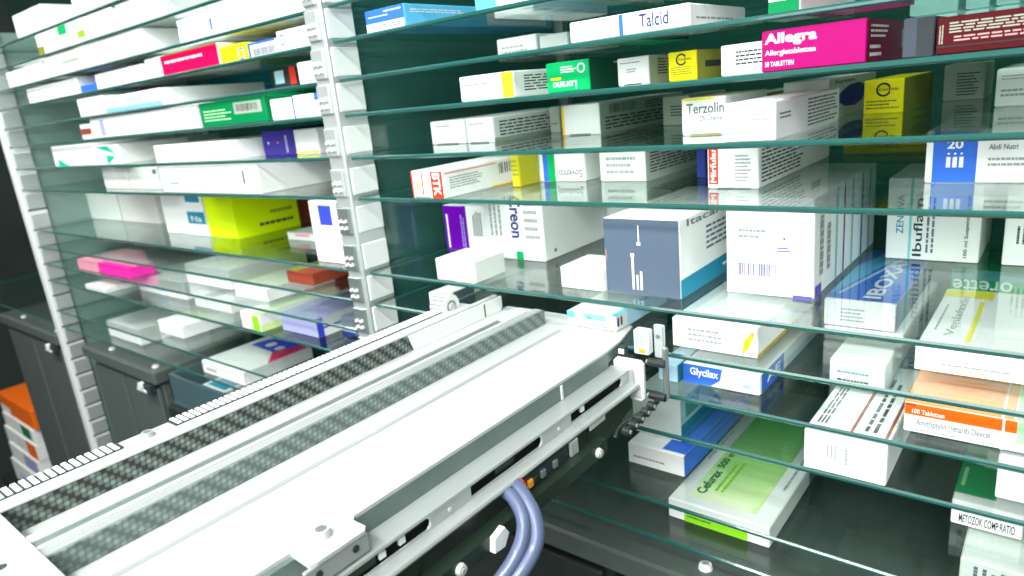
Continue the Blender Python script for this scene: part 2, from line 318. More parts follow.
    ('R','E',-0.9769,1.2325,-0.1915,0.1701,0.3,0.0754,'white',[('f','R',0.36,0,0.44,1,'blue'),('f','R',0.44,0,0.55,1,'brightgreen'),('f','T',0.58,0.12,0.96,0.34,'Soventol','slate',180),('f','L',0.1,0.55,0.25,0.75,3,'grey')],'white carton with blue and green vertical bands in the middle of its shelf'),
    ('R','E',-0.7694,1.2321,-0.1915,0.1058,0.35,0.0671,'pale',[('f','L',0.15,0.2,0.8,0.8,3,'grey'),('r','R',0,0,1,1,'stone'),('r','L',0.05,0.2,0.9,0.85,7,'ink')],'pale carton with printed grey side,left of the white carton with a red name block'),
    ('R','E',-0.5766,1.276,-0.1915,0.0185,0.2,0.0582,'navy',[],'navy blue carton end directly left of the white carton with a red name block'),
    ('R','E',-0.5006,1.1524,-0.1915,0.0898,0.42,0.0739,'white',[('f','R',0.03,0.1,0.22,1,'red'),('f','T',0.06,0.14,0.18,0.97,'Mirfulan','white',90,1),('f','R',0.2,0,0.85,0.03,'ink'),('f','L',0.55,0.15,0.85,0.8,8,'grey'),('r','L',0.03,0.1,0.6,0.9,9,'ink'),('r','R',0.7,0.5,0.85,0.7,'ink')],'white carton with a red vertical name block and densely printed side'),
    ('R','E',-0.4278,1.75,-0.1915,0.1665,0.09,0.0161,'mustard',[('f','R',0.3,0.1,0.7,0.3,'olive')],'wide yellow carton far back behind the white carton numbered 20'),  # low yellow block put in for the reflection of the yellow carton
    ('R','E',-0.1797,1.2164,-0.1915,0.1367,0.3,0.0786,'white',[('f','R',0.07,0,0.48,1,'blue'),('f','T',0.2,0.65,0.35,0.82,'20','white',0,1),('f','R',0.2,0.3,0.24,0.5,'white'),('f','R',0.26,0.3,0.3,0.5,'white'),('f','R',0.32,0.3,0.36,0.5,'white'),('f','D',0.22,0.56,0.012,'white'),('f','D',0.28,0.56,0.012,'white'),('f','D',0.34,0.56,0.012,'white'),('f','T',0.58,0.62,0.83,0.72,'Abdi Nutri','slate',0),('f','L',0.58,0.3,0.95,0.5,2,'grey')],'white carton with a royal blue panel showing the white number 20'),
    ('R','F',-1.0568,1.005,-0.3695,0.1111,0.1,0.0482,'pale',[('f','L',0.15,0.2,0.6,0.6,3,'grey')],'low pale carton standing in front of the purple carton'),
    ('R','F',-1.255,1.2432,-0.3695,0.1416,0.3,0.1161,'white',[('f','R',0,0,0.56,1,'purple'),('f','R',0.06,0.05,0.1,0.8,'white'),('f','V',0.4,0.08,0.5,0.9,2,'lilac'),('f','V',0.7,0.35,0.92,0.9,5,'ink')],'purple and white carton standing upright beside the big white carton with blue name'),
    ('R','F',-1.0808,1.205,-0.3695,0.1703,0.27,0.1576,'white',[('f','T',0.46,0.33,0.66,0.95,'Creon','navy',270,1),('f','V',0.08,0.35,0.32,0.9,3,'grey'),('f','R',0.52,0,0.64,0.13,'brightgreen'),('f','L',0.7,0.3,0.95,0.9,5,'grey'),('r','D',0.15,0.12,0.03,'slate')],'big white carton with a blue vertical name and small green square'),
    ('R','F',-0.7591,1.0494,-0.3695,0.0955,0.1,0.0425,'white',[('f','L',0.15,0.2,0.5,0.7,4,'grey')],'small low white carton left of the slate blue fronted carton'),
    ('R','F',-1.0177,1.48,-0.3695,0.1623,0.25,0.0779,'white',[('f','R',0,0.5,0.05,1,'ochre'),('f','V',0.1,0.1,0.2,0.6,2,'grey')],'plain white carton behind the slate blue fronted carton'),
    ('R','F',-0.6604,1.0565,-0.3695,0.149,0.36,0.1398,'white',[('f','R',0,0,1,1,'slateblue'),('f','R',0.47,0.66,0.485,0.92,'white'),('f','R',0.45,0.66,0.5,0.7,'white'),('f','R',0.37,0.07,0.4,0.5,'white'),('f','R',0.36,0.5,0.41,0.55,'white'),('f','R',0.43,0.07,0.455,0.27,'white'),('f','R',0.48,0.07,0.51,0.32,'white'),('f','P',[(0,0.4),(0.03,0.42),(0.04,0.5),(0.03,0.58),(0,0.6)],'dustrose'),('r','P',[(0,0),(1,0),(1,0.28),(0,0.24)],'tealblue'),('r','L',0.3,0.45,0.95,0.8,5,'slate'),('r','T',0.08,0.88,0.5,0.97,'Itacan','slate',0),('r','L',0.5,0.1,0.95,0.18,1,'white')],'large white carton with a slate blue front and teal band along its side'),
    ('R','F',-0.4581,1.1266,-0.3695,0.1447,0.42,0.1675,'white',[('f','B',0.15,0.2,0.6,0.33,'purpleink'),('f','L',0.15,0.58,0.5,0.7,2,'grey'),('f','L',0.6,0.46,0.75,0.52,2,'purpleink'),('f','D',0.68,0.6,0.012,'purpleink'),('f','R',0.78,0,1,0.035,'purpleink'),('r','R',0.3,0.02,0.33,0.98,'aqua'),('r','R',0.42,0.02,0.44,0.98,'navy'),('r','R',0.55,0.02,0.58,0.98,'aqua'),('r','R',0.72,0.02,0.75,0.98,'tealblue'),('r','R',0.86,0.02,0.89,0.98,'aqua'),('r','V',0.05,0.2,0.25,0.8,2,'grey'),('r','R',0.02,0,0.1,0.12,'purpleink')],'largest plain white carton with a violet barcode on its front'),
    ('R','F',-0.2683,1.4309,-0.3695,0.149,0.2,0.1535,'pale',[('f','R',0.25,0,0.28,1,'aqua'),('f','T',0.11,0.32,0.19,0.8,'ZENTIVA','tealblue',90),('f','T',0.3,0.05,0.4,0.76,'Ibuflam','ink',90),('f','V',0.43,0.1,0.54,0.85,2,'slate'),('f','T',0.84,0.06,0.89,0.8,'100 ml Suspension zum','ink',90)],'pale green striped carton with black vertical lettering behind the blue 20 carton'),
    ('R','F',-0.0858,1.4322,-0.3695,0.0814,0.2,0.1322,'pale',[('f','V',0.2,0.3,0.5,0.6,3,'ink')],'pale upright carton at the right edge beside the green striped one'),
    ('R','G',-1.1516,1.06,-0.4485,0.0557,0.12,0.0248,'white',[('r','R',0.2,0.1,0.8,0.9,'slate')],'tiny white box left of the arm tip,behind the notched guide wheel'),
    ('R','G',-1.1893,1.19,-0.4485,0.0745,0.2,0.031,'pale',[('f','R',0,0,0.3,1,'olive'),('f','R',0.4,0,0.6,0.9,'ochre')],'pale carton with ochre strip behind the tip of the outer white jaw'),
    ('R','G',-0.5194,1.0343,-0.4485,0.1483,0.34,0.0537,'white',[('f','L',0.2,0.25,0.6,0.75,3,'grey'),('f','P',[(0.83,0.08),(0.9,0.25),(0.97,0.75),(0.95,0.85),(0.86,0.55)],'orange'),('t','L',0.2,0.5,0.8,0.6,1,'grey'),('r','R',0,0,1,0.12,'ochre')],'flat white carton with a small orange mark,topmost right of the arm tip'),
    ('R','G',-0.3144,1.2,-0.4485,0.1219,0.34,0.012,'pale',[('f','L',0.4,0.2,0.8,0.4,1,'grey')],'flat pale carton under the blue and white carton with silvery artwork'),
    ('R','G',-0.3155,1.2,-0.435,0.1101,0.36,0.0476,'white',[('f','L',0.25,0.2,0.58,0.75,4,'grey'),('t','R',0,0.02,1,1,'blue'),('t','P',[(0.0,0.1),(0.05,0.1),(0.6,0.98),(0.3,0.98),(0.0,0.6)],'sky'),('t','P',[(0.1,0.1),(0.16,0.1),(0.75,0.98),(0.68,0.98)],'skypale'),('t','T',0.5,0.06,0.75,0.9,'IBOXAN','white',90,1),('r','R',0,0,1,1,'bluegrey')],'blue topped carton with white end,topmost of its stack beside the violet barcode carton'),
    ('R','G',-0.1584,1.0903,-0.4485,0.1705,0.31,0.0381,'white',[('t','R',0,0.84,0.42,0.98,'yellow'),('t','R',0.33,0.12,0.365,0.78,'yellow'),('t','T',0.16,0.18,0.23,0.85,'Venlafaxin','grey',90),('t','V',0.06,0.25,0.1,0.7,1,'grey'),('f','L',0.28,0.5,0.5,0.6,1,'grey'),('f','L',0.2,0.3,0.7,0.45,1,'grey'),('f','R',0.31,0.2,0.55,0.23,'orange')],'large flat white carton with yellow stripes on top at the right edge'),
    ('R','G',-0.1659,1.5,-0.4485,0.167,0.15,0.0496,'brightgreen',[('f','T',0.02,0.15,0.58,0.6,'orette','white',180),('f','R',0.3,0,0.36,0.1,'yellow'),('f','R',0,0.6,1,1,'teal')],'green carton with upside-down white lettering at the back of the shelf'),  # carton shape put in for mirrored lettering, a reflection in the glass
    ('R','H',-0.5578,1.05,-0.5265,0.0376,0.3,0.0342,'skypale',[('r','R',0,0,1,1,'tealblue')],'pale carton with teal side directly left of the carton with blue name panel'),
    ('R','H',-0.5144,1.0603,-0.5265,0.1381,0.4,0.038,'white',[('f','P',[(0,0.02),(0.38,0.06),(0.5,0.4),(0.53,0.98),(0,1)],'blue'),('f','T',0.1,0.35,0.48,0.85,'Glycilax','white',0,1),('f','R',0.8,0.25,0.9,0.45,'skypale'),('f','R',0.2,0,0.8,0.04,'olive'),('r','R',0.02,0.05,0.3,0.95,'blue'),('r','R',0.35,0.1,0.95,0.4,'skypale'),('r','T',0.08,0.3,0.25,0.75,'AE','white',0,1)],'flat white carton with a royal blue name panel right of the arm tip'),
    ('R','H',-0.2928,1.1571,-0.5265,0.0845,0.3,0.0478,'pale',[('f','L',0.15,0.5,0.75,0.65,1,'tealblue'),('f','L',0.15,0.2,0.8,0.35,1,'ink')],'pale carton one shelf below the flat pale and blue topped stack'),
    ('R','H',-0.1601,1.0412,-0.5265,0.201,0.35,0.0466,'white',[('f','R',0,0.6,1,1,'deeporange'),('f','R',0.0,0.9,0.07,1,'red'),('f','T',0.05,0.66,0.25,0.82,'100 Tabletten','white',0,1),('f','T',0.08,0.22,0.52,0.5,'Amitriptylin (retard) Dexcel','slate',0),('f','L',0.08,0.08,0.35,0.18,1,'grey'),('f','R',0.58,0,0.595,1,'white'),('f','R',0.66,0.3,1,1,'lightgreen'),('t','R',0,0,0.57,1,'softorange'),('t','R',0.585,0,0.64,1,'softorange'),('t','R',0.65,0,1,1,'lightgreen')],'orange topped white tablet carton with a green end at the right edge'),
    ('R','I',-0.2874,1.0022,-0.6035,0.1155,0.3,0.0665,'white',[('f','V',0.5,0.3,0.56,0.8,1,'grey'),('f','V',0.28,0.4,0.42,0.75,3,'grey'),('t','R',0.52,0.02,0.56,0.98,'redbrown'),('t','R',0.93,0.02,0.97,0.98,'redbrown'),('t','V',0.08,0.1,0.22,0.9,3,'ink'),('t','V',0.65,0.1,0.85,0.9,2,'ink')],'tall white carton with thin red-brown lines on its top'),
    ('R','I',-0.0441,1.0458,-0.6035,0.0719,0.25,0.0665,'white',[],'blank bright white carton at the right edge above the green and white one'),
    ('R','J',-0.6598,1.0977,-0.7495,0.1229,0.34,0.046,'white',[('f','L',0.1,0.3,0.7,0.5,1,'grey'),('t','R',0.6,0.02,1,1,'blue'),('t','R',0.05,0.3,0.55,0.6,'skypale'),('r','R',0,0,1,1,'blue')],'low white carton with royal blue side,below the arm tip'),
    ('R','J',-0.6712,1.1442,-0.702,0.1076,0.22,0.088,'white',[('r','R',0,0,1,1,'skypale'),('r','R',0,0,1,0.4,'tealblue'),('r','R',0.1,0.5,0.4,0.9,'teal')],'white carton with teal side stacked on the blue and white carton below the arm tip'),
    ('R','J',-0.1058,1.1852,-0.7495,0.0958,0.26,0.0436,'white',[('f','T',0.12,0.15,0.9,0.5,'METOZOK COMP RATIO','ink',0),('f','L',0.18,0.7,0.4,0.9,1,'ink'),('t','R',0.0,0.1,0.6,0.82,'brightgreen'),('t','R',0,0.86,1,1,'mustard'),('t','R',0.33,0.5,0.55,0.75,'lightgreen'),('t','R',0.06,0.2,0.12,0.45,'lightgreen')],'white carton with green and mustard top at the lower right'),
    ('R','K',-0.5604,1.0724,-0.8285,0.197,0.42,0.0418,'white',[('f','R',0.17,0,0.8,0.62,'limegreen'),('f','L',0.2,0.25,0.5,0.4,1,'darkgreen'),('t','R',0.15,0.06,0.82,0.135,'grad0'),('t','R',0.15,0.13,0.82,0.20500000000000002,'grad1'),('t','R',0.15,0.2,0.82,0.275,'grad2'),('t','R',0.15,0.27,0.82,0.34500000000000003,'grad3'),('t','R',0.15,0.34,0.82,0.41500000000000004,'grad4'),('t','R',0.15,0.41000000000000003,0.82,0.48500000000000004,'grad5'),('t','R',0.15,0.48000000000000004,0.82,0.555,'grad6'),('t','R',0.15,0.55,0.82,0.625,'grad7'),('t','R',0.15,0.6200000000000001,0.82,0.6950000000000001,'grad8'),('t','R',0.15,0.6900000000000002,0.82,0.7650000000000001,'grad9'),('t','R',0.15,0.76,0.82,0.8350000000000001,'grad10'),('t','R',0.15,0.8300000000000001,0.82,0.905,'grad11'),('t','R',0.15,0.9000000000000001,0.82,0.9750000000000001,'grad12'),('t','T',0.19,0.1,0.29,0.32,'Cefurax','textgreen',90,1),('t','T',0.19,0.35,0.29,0.55,'500 mg','textgreen',90,1),('t','V',0.33,0.15,0.45,0.45,2,'limegreen'),('t','R',0.78,0.06,0.82,0.3,'limepale'),('t','V',0.9,0.3,0.94,0.7,1,'grey'),('t','V',0.04,0.4,0.07,0.8,1,'grey'),('r','R',0.55,0.2,0.8,0.8,'slate')],'white tablet carton with bright green gradient top at bottom centre'),
    ('R','K',-0.0817,1.1111,-0.8285,0.1285,0.2,0.0685,'pale',[('f','V',0.12,0.3,0.75,0.9,7,'slate')],'pale carton with rows of print in the lower right corner'),
    ('L','a4',-3.1569,1.003,0.3845,0.2978,0.3,0.0795,'white',[],'white carton at the far top left corner of the racking'),
    ('L','a4',-2.5924,1.003,0.3845,0.4168,0.3,0.0795,'white',[],'white carton at the top edge,right of the far top left carton'),
    ('L','a3',-2.9838,1.003,0.3045,0.2907,0.3,0.0695,'white',[('f','R',0.75,0.6,1,1,'brightgreen'),('f','R',0,0,0.2,0.4,'olive')],'white carton with a green corner patch near the top left corner'),
    ('L','a3',-2.6052,1.003,0.3045,0.2848,0.3,0.0695,'white',[('f','R',0,0.2,0.2,0.5,'limegreen')],'white carton with lime mark,second in the row near the top left corner'),
    ('L','a3',-2.2985,1.0058,0.3045,0.265,0.3,0.0695,'pale',[('f','L',0.1,0.3,0.9,0.8,3,'stone')],'pale printed carton,third in the row near the top left corner'),
    ('L','a2',-3.4213,1.01,0.2245,0.4038,0.3,0.0606,'white',[],'low white carton beside the notched left post,third shelf level from the top'),
    ('L','a2',-2.9655,1.0067,0.2245,0.7992,0.3,0.0695,'white',[('f','R',0.2,0.45,0.38,0.6,'stone')],'long white carton with a faint grey mark near the upper left'),
    ('L','a2',-2.0182,1.04,0.2245,0.1534,0.3,0.0679,'white',[],'small plain white carton left of the big white one near the top left'),
    ('L','a2',-1.8365,1.0392,0.2245,0.4385,0.35,0.0695,'white',[('f','R',-0.0,0.3,0.02,0.7,'blue')],'large blank white carton at the top,left of the central post'),
    ('L','a2',-2.6651,1.38,0.2245,0.1808,0.2,0.0695,'white',[('f','R',0,0,1,0.8,'blue')],'small blue fronted carton behind the blank white ones near the top'),
    ('L','A',-3.276,1.02,0.1515,0.5176,0.3,0.0546,'white',[('f','R',0.3,0.5,0.4,0.6,'rose')],'low white carton at the left,above the light blue lined one'),
    ('L','A',-2.7402,1.02,0.1515,0.1227,0.3,0.0251,'blue',[],'small blue carton beside the low white one at the left end'),
    ('L','A',-2.6006,1.02,0.1515,0.3645,0.3,0.0492,'white',[],'blank white carton left of the red and white carton in the left bay'),
    ('L','A',-2.2224,1.02,0.1515,0.4273,0.3,0.0576,'white',[('f','R',0.25,0,1,0.95,'crimson2'),('f','L',0.3,0.5,0.95,0.75,1,'white'),('f','R',0.3,0.95,1,1,'ochre')],'white and red long carton with white lettering in the left bay'),
    ('L','A',-1.7847,1.02,0.1515,0.1279,0.3,0.0417,'yellow',[('f','O',0.8,0.4,0.12,'blue')],'bright yellow carton left of the blue edged barcode carton'),
    ('L','A',-1.6474,1.02,0.1515,0.1207,0.3,0.0355,'white',[('f','R',0,0.85,1,1,'blue'),('f','R',0,0,0.08,1,'blue'),('f','B',0.15,0.1,0.95,0.6,'slate')],'white carton with a blue edge and barcode right of the bright yellow one'),
    ('L','A',-1.5181,1.02,0.1515,0.1821,0.3,0.0474,'white',[('f','O',0.12,0.55,0.07,'blue')],'plain white carton with a small blue ring directly left of the central post'),
    ('L','B',-2.7567,1.003,0.0715,0.2161,0.3,0.0599,'white',[],'small white carton at the left end,left of the light blue lined carton'),
    ('L','B',-2.5325,1.003,0.0715,0.4052,0.35,0.0503,'white',[('f','R',0,0.05,1,0.3,'skyblue'),('f','R',0.4,0.45,0.7,0.8,'skypale')],'white carton with a light blue line along its front in the left bay'),
    ('L','B',-2.8925,1.37,0.0715,0.3169,0.3,0.0649,'tealblue',[],'low dark teal blue carton right of the light blue lined carton'),
    ('L','B',-1.6867,1.1,0.0715,0.1055,0.3,0.054,'ink',[('f','R',0.1,0.3,0.5,0.9,'skypale'),('f','R',0.75,0.2,1,1,'red')],'dark carton with a red edge near the central post'),
    ('L','B',-1.4709,1.03,0.0715,0.099,0.3,0.0515,'pale',[],'pale carton beside the dark red edged one,next to the central post'),
    ('L','C',-2.9209,1.05,-0.0045,0.0947,0.2,0.0537,'white',[('f','R',0,0.3,1,0.7,'redbrown')],'tiny white and red-brown carton at the left end of its shelf'),
    ('L','C',-2.7097,1.01,-0.0045,0.7575,0.3,0.0655,'white',[('f','R',0.1,0.1,0.15,0.9,'lilac'),('f','L',0.2,0.4,0.6,0.5,1,'stone')],'long white carton ending at the dark green carton with barcode'),
    ('L','C',-2.7113,1.35,-0.0045,0.1178,0.2,0.0655,'green',[],'small green carton end showing above the long white carton'),
    ('L','C',-1.9351,1.01,-0.0045,0.3312,0.32,0.0655,'green',[('f','R',0.55,0.4,0.95,0.85,'stone'),('f','B',0.58,0.5,0.9,0.78,'ink'),('f','L',0.06,0.2,0.5,0.7,4,'lightgreen')],'dark green long carton with white barcode label in the left bay'),
    ('L','C',-1.5969,1.02,-0.0045,0.092,0.3,0.0516,'white',[],'white carton right of the dark green barcode carton'),
    ('L','C',-1.486,1.01,-0.0045,0.15,0.3,0.0536,'white',[('f','R',0,0,0.04,1,'blue'),('f','R',0.6,0.7,1,1,'blue'),('f','R',0.7,0.2,0.95,0.5,'bluegrey')],'white carton with blue patches touching the central post'),
    ('L','D',-3.1799,1.02,-0.0985,0.4183,0.3,0.0779,'white',[('f','P',[(0.1,0),(0.35,0),(0.1,0.4)],'jade'),('f','L',0.4,0.5,0.85,0.6,1,'stone')],'white carton with a green triangle at the left end of its shelf'),
    ('L','D',-2.7436,1.02,-0.0985,0.1874,0.25,0.0679,'white',[('f','P',[(0,0.9),(0.5,0.95),(0.9,0.5)],'jade'),('f','P',[(0.4,0),(0.8,0.4),(0.4,0.5)],'jade')],'white carton with two jade green triangles,second from the slotted post'),
    ('L','D',-3.2841,1.33,-0.0985,0.293,0.3,0.0623,'pale',[('f','L',0.2,0.2,0.9,0.6,2,'stone')],'pale carton between the triangle carton and the long white cartons'),
    ('L','D',-2.2698,1.01,-0.0985,0.4546,0.2,0.0539,'white',[('f','L',0.1,0.3,0.9,0.4,1,'stone')],'long white carton left of the purple-blue carton,in the left bay'),
    ('L','D',-2.1719,1.22,-0.0985,0.1683,0.3,0.0524,'pale',[('f','L',0.1,0.3,0.9,0.8,3,'stone')],'pale carton just left of the purple-blue carton'),
    ('L','D',-1.7945,1.1,-0.0985,0.1514,0.3,0.0699,'indigo',[('f','D',0.2,0.5,0.05,'white'),('f','D',0.5,0.5,0.04,'rose'),('f','V',0.7,0.1,0.85,0.9,1,'lilac')],'purple-blue carton with a white dot in the left bay'),
    ('L','D',-1.6385,1.1,-0.0985,0.1029,0.3,0.0655,'white',[('f','R',0,0.05,1,0.12,'yellow')],'white carton right of the purple-blue carton,by the central post'),
    ('L','D',-1.9439,1.41,-0.0985,0.0801,0.2,0.049,'pale',[('f','V',0.3,0.2,0.7,0.8,2,'slate')],'narrow pale carton wedged against the central post'),
    ('L','E',-2.8519,1.06,-0.1915,0.2109,0.2,0.0781,'pale',[],'pale carton on the left,first of two plain ones left of the long white carton'),
    ('L','E',-2.6244,1.06,-0.1915,0.2263,0.2,0.0752,'pale',[('f','R',0.85,0.7,0.97,0.9,'slate')],'pale carton with a dark corner square directly left of the long white carton'),
    ('L','E',-2.2686,1.01,-0.1915,0.571,0.26,0.0825,'white',[('f','R',0.1,0.3,0.2,0.4,'stone'),('f','R',0.86,0.35,0.875,0.8,'ink')],'long blank white carton with one short black bar on its front'),
    ('L','E',-2.1541,1.27,-0.1915,0.3179,0.3,0.0667,'pale',[('f','B',0.1,0.3,0.5,0.6,'slate'),('f','L',0.1,0.7,0.9,0.85,1,'stone')],'pale long carton with barcode behind the black-barred long one'),
    ('L','E',-1.8345,1.28,-0.1915,0.0958,0.2,0.0591,'pale',[('f','R',0.0,0.3,0.9,0.7,'slate')],'pale carton with a dark label beside the central post'),
    ('L','F',-3.6883,1.25,-0.3695,0.4092,0.22,0.121,'pale',[],'pale upright carton at the left end of the double height shelf'),
    ('L','F',-3.2582,1.25,-0.3695,0.3479,0.2,0.1254,'pale',[],'pale upright carton,second from the left on the double height shelf'),
    ('L','F',-3.6759,1.5,-0.3695,0.2741,0.15,0.0586,'stone',[('f','R',0.0,0.1,1,0.3,'ochre')],'greyish carton with ochre mark behind the second pale upright one'),
    ('L','F',-2.6271,1.15,-0.3695,0.306,0.28,0.1413,'white',[('f','R',0.62,0.84,0.95,1,'tealblue'),('f','R',0.6,0.3,1,0.6,'tealblue'),('f','T',0.68,0.36,0.92,0.5,'Na','white',0)],'white carton with two teal blue blocks left of the lime yellow carton'),
    ('L','F',-2.3073,1.15,-0.3695,0.183,0.24,0.1451,'neon',[('r','R',0,0,1,1,'neon'),('r','L',0.35,0.15,0.95,0.3,1,'ink'),('r','L',0.55,0.4,0.95,0.55,1,'olive')],'glowing lime yellow carton,the brightest in the left bay'),
    ('L','F',-2.2779,1.41,-0.3695,0.1329,0.2,0.0899,'redbrown',[('f','R',0.15,0,1,1,'olive'),('f','V',0.4,0.3,0.8,0.8,2,'ink')],'olive and brown carton right of the lime yellow one'),
    ('L','F',-1.5257,1.03,-0.3695,0.1134,0.2,0.1596,'white',[('f','R',0.35,0.62,0.8,0.93,'cobalt')],'tall white carton with a cobalt blue square touching the central post'),
    ('L','F',-2.5329,1.62,-0.3695,0.154,0.12,0.012,'pale',[('f','R',0.3,0.2,0.6,0.8,'stone')],'low pale carton right of the lime yellow carton'),
    ('L','F',-1.9178,1.2,-0.3695,0.1478,0.2,0.0238,'pale',[('f','R',0.3,0.5,0.8,0.9,'rose')],'low pale carton left of the tall cobalt-squared carton'),
    ('L','H',-3.2368,1.02,-0.5265,0.1996,0.2,0.042,'rose',[],'pink carton at the left end,left of the hot pink one'),
    ('L','H',-3.0172,1.02,-0.5265,0.2802,0.1,0.0413,'hotpink',[('t','R',0,0.3,1,1,'rose')],'hot pink flat carton near the slotted post'),
    ('L','I',-2.8636,1.0934,-0.6035,0.3891,0.26,0.0665,'white',[('f','R',0.4,0.2,0.6,0.5,'skypale')],'plain flat white carton right of the hot pink one'),
    ('L','H',-2.419,1.0872,-0.5265,0.2991,0.3,0.0675,'white',[],'plain flat white carton behind and right of the one beside the hot pink carton'),
    ('L','G',-1.7126,1.0462,-0.4485,0.1238,0.2,0.0354,'redbrown',[('t','R',0,0,0.4,1,'olive')],'small red-brown carton at the back of the left bay'),
    ('L','I',-3.1664,1.003,-0.6035,0.2039,0.24,0.0208,'pale',[],'pale flat carton at the left end,below the pink carton'),
    ('L','I',-2.3587,1.0683,-0.6035,0.2416,0.2,0.0478,'pale',[('t','R',0.3,0,0.6,1,'slate')],'pale flat carton with a grey stripe on top in the left bay'),
    ('L','H',-2.0329,1.0515,-0.5265,0.1825,0.25,0.0397,'white',[],'white flat carton behind the lime edged carton'),
    ('L','K',-3.1862,1.0516,-0.8285,0.3136,0.28,0.0685,'white',[],'white carton over the dark cabinet,near the slotted post'),
    ('L','J',-2.7032,1.0655,-0.7495,0.1939,0.26,0.0493,'white',[('t','R',0,0.3,1,0.5,'limepale')],'low white carton over the second dark cabinet'),
    ('L','I',-1.9378,1.003,-0.6035,0.1057,0.3,0.0536,'white',[('f','R',0.6,0,0.95,0.9,'limegreen'),('r','R',0,0,0.5,0.4,'limepale'),('t','R',0.6,0,1,1,'limepale')],'white carton with a lime edge,left of the lilac blue carton'),
    ('L','I',-1.7858,1.0445,-0.6035,0.1776,0.36,0.0564,'lilac',[('r','R',0,0,1,1,'white'),('r','R',0,0,0.06,1,'cobalt'),('r','R',0.0,0.4,0.9,0.5,'cobalt')],'lilac blue flat carton with a cobalt edge by the central post'),
    ('L','I',-1.5715,1.1,-0.6035,0.058,0.25,0.0539,'bluegrey',[('f','R',0,0,1,0.2,'navy')],'blue-grey carton hidden behind the foot of the central post'),
    ('L','K',-2.3142,1.0231,-0.8285,0.2691,0.27,0.0454,'white',[('f','R',0.1,0.3,0.35,0.5,'stone'),('t','P',[(0.1,0.65),(0.95,0.6),(1,0.95),(0.2,0.98)],'cobalt'),('t','P',[(0.7,0.6),(1,0.35),(1,0.95),(0.85,0.95)],'redrose'),('t','D',0.4,0.78,0.08,'white'),('t','D',0.65,0.75,0.07,'white')],'flat white carton with cobalt and red artwork on the lowest shelf of the left bay'),
]

for i, row in enumerate(BOXES): carton(row, i)

# ---------------------------------------------------------------- racking
SH = [('top', .38), ('a3', .30), ('a2', .22), ('A', .147), ('B', .067), ('C', -.009), ('D', -.103), ('E', -.196), ('F', -.374), ('G', -.453),
      ('H', -.531), ('I', -.608), ('J', -.754), ('K', -.833)]
UNDER_R = {'top': 'uppermost clear glass shelf of the right bay, out above the cartons', 'a3': 'second highest clear glass shelf of the right bay, empty',
 'a2': 'third highest clear glass shelf of the right bay, empty', 'A': 'clear glass shelf under the carton with royal blue end',
 'B': 'clear glass shelf under the long flat blue-striped white carton', 'C': 'clear glass shelf under the magenta tablet carton',
 'D': 'clear glass shelf under the cream carton with yellow strip', 'E': 'clear glass shelf under the red and white barcode carton',
 'F': 'clear glass shelf under the slate blue fronted carton and violet barcode carton', 'G': 'clear glass shelf under the large yellow striped carton',
 'H': 'clear glass shelf under the orange topped tablet carton', 'I': 'clear glass shelf under the tall white carton with red-brown lines',
 'J': 'clear glass shelf just above the green gradient tablet carton', 'K': 'lowest clear glass shelf of the right bay, under the green gradient carton'}
UNDER_L = {'top': 'uppermost clear glass shelf of the left bay', 'a3': 'clear glass shelf under the carton with a green corner patch',
 'a2': 'clear glass shelf under the large blank white carton, left bay', 'A': 'clear glass shelf under the red and white long carton and yellow carton',
 'B': 'clear glass shelf under the light blue lined carton', 'C': 'clear glass shelf under the dark green barcode carton',
 'D': 'clear glass shelf under the green triangle cartons and purple-blue carton', 'E': 'clear glass shelf under the long white black-barred carton',
 'F': 'clear glass shelf under the glowing lime yellow carton', 'G': 'clear glass shelf directly below the lime yellow carton shelf',
 'H': 'clear glass shelf under the hot pink carton', 'I': 'clear glass shelf under the lilac blue carton',
 'J': 'clear glass shelf second from the bottom of the left bay', 'K': 'lowest clear glass shelf of the left bay, under the cobalt and red artwork carton'}
def pane(x0, x1, z, label, bay):
    mb = MB(); t = .0045; y0, y1 = 1.0, 1.86
    mb.box(x0, y0, z-t, x1, y1, z+t, GLASS, .0028)
    o = mb.build('glass_shelf', None, (0, 0, 0)); me = o.data; me.materials.append(EDGE)
    for p in me.polygons:
        if abs(p.normal.z) < .95: p.material_index = 1
    # move the origin onto the pane
    cx, cy = (x0+x1)/2*SC, (y0+y1)/2*SC
    me.transform(Matrix.Translation((-cx, -cy, -z*SC))); o.location = (cx, cy, z*SC+EYE)
    tag(o, label, 'glass shelf', 'glass shelves of the %s bay' % bay)
for k, z in SH:
    pane(-1.284, .42, z, UNDER_R[k], 'right'); pane(-3.58, -1.356, z, UNDER_L[k], 'left')

pane(-5.3, -3.67, -.833, 'lowest clear glass shelf at the far left beyond the notched post', 'far left')
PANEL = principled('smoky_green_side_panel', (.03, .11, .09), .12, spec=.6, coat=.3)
PANELL = principled('lit_green_side_panel', (.22, .33, .30), .2, spec=.6, coat=.3)  # lighter copy of the panel: the brighter left bay is put into its colour
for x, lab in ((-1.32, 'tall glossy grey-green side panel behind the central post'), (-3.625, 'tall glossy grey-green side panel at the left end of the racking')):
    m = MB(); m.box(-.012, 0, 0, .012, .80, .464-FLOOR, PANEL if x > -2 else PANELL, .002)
    tag(m.build('side_panel', None, (x, 1.078, FLOOR)), lab, 'side panel', 'side panels of the racking')

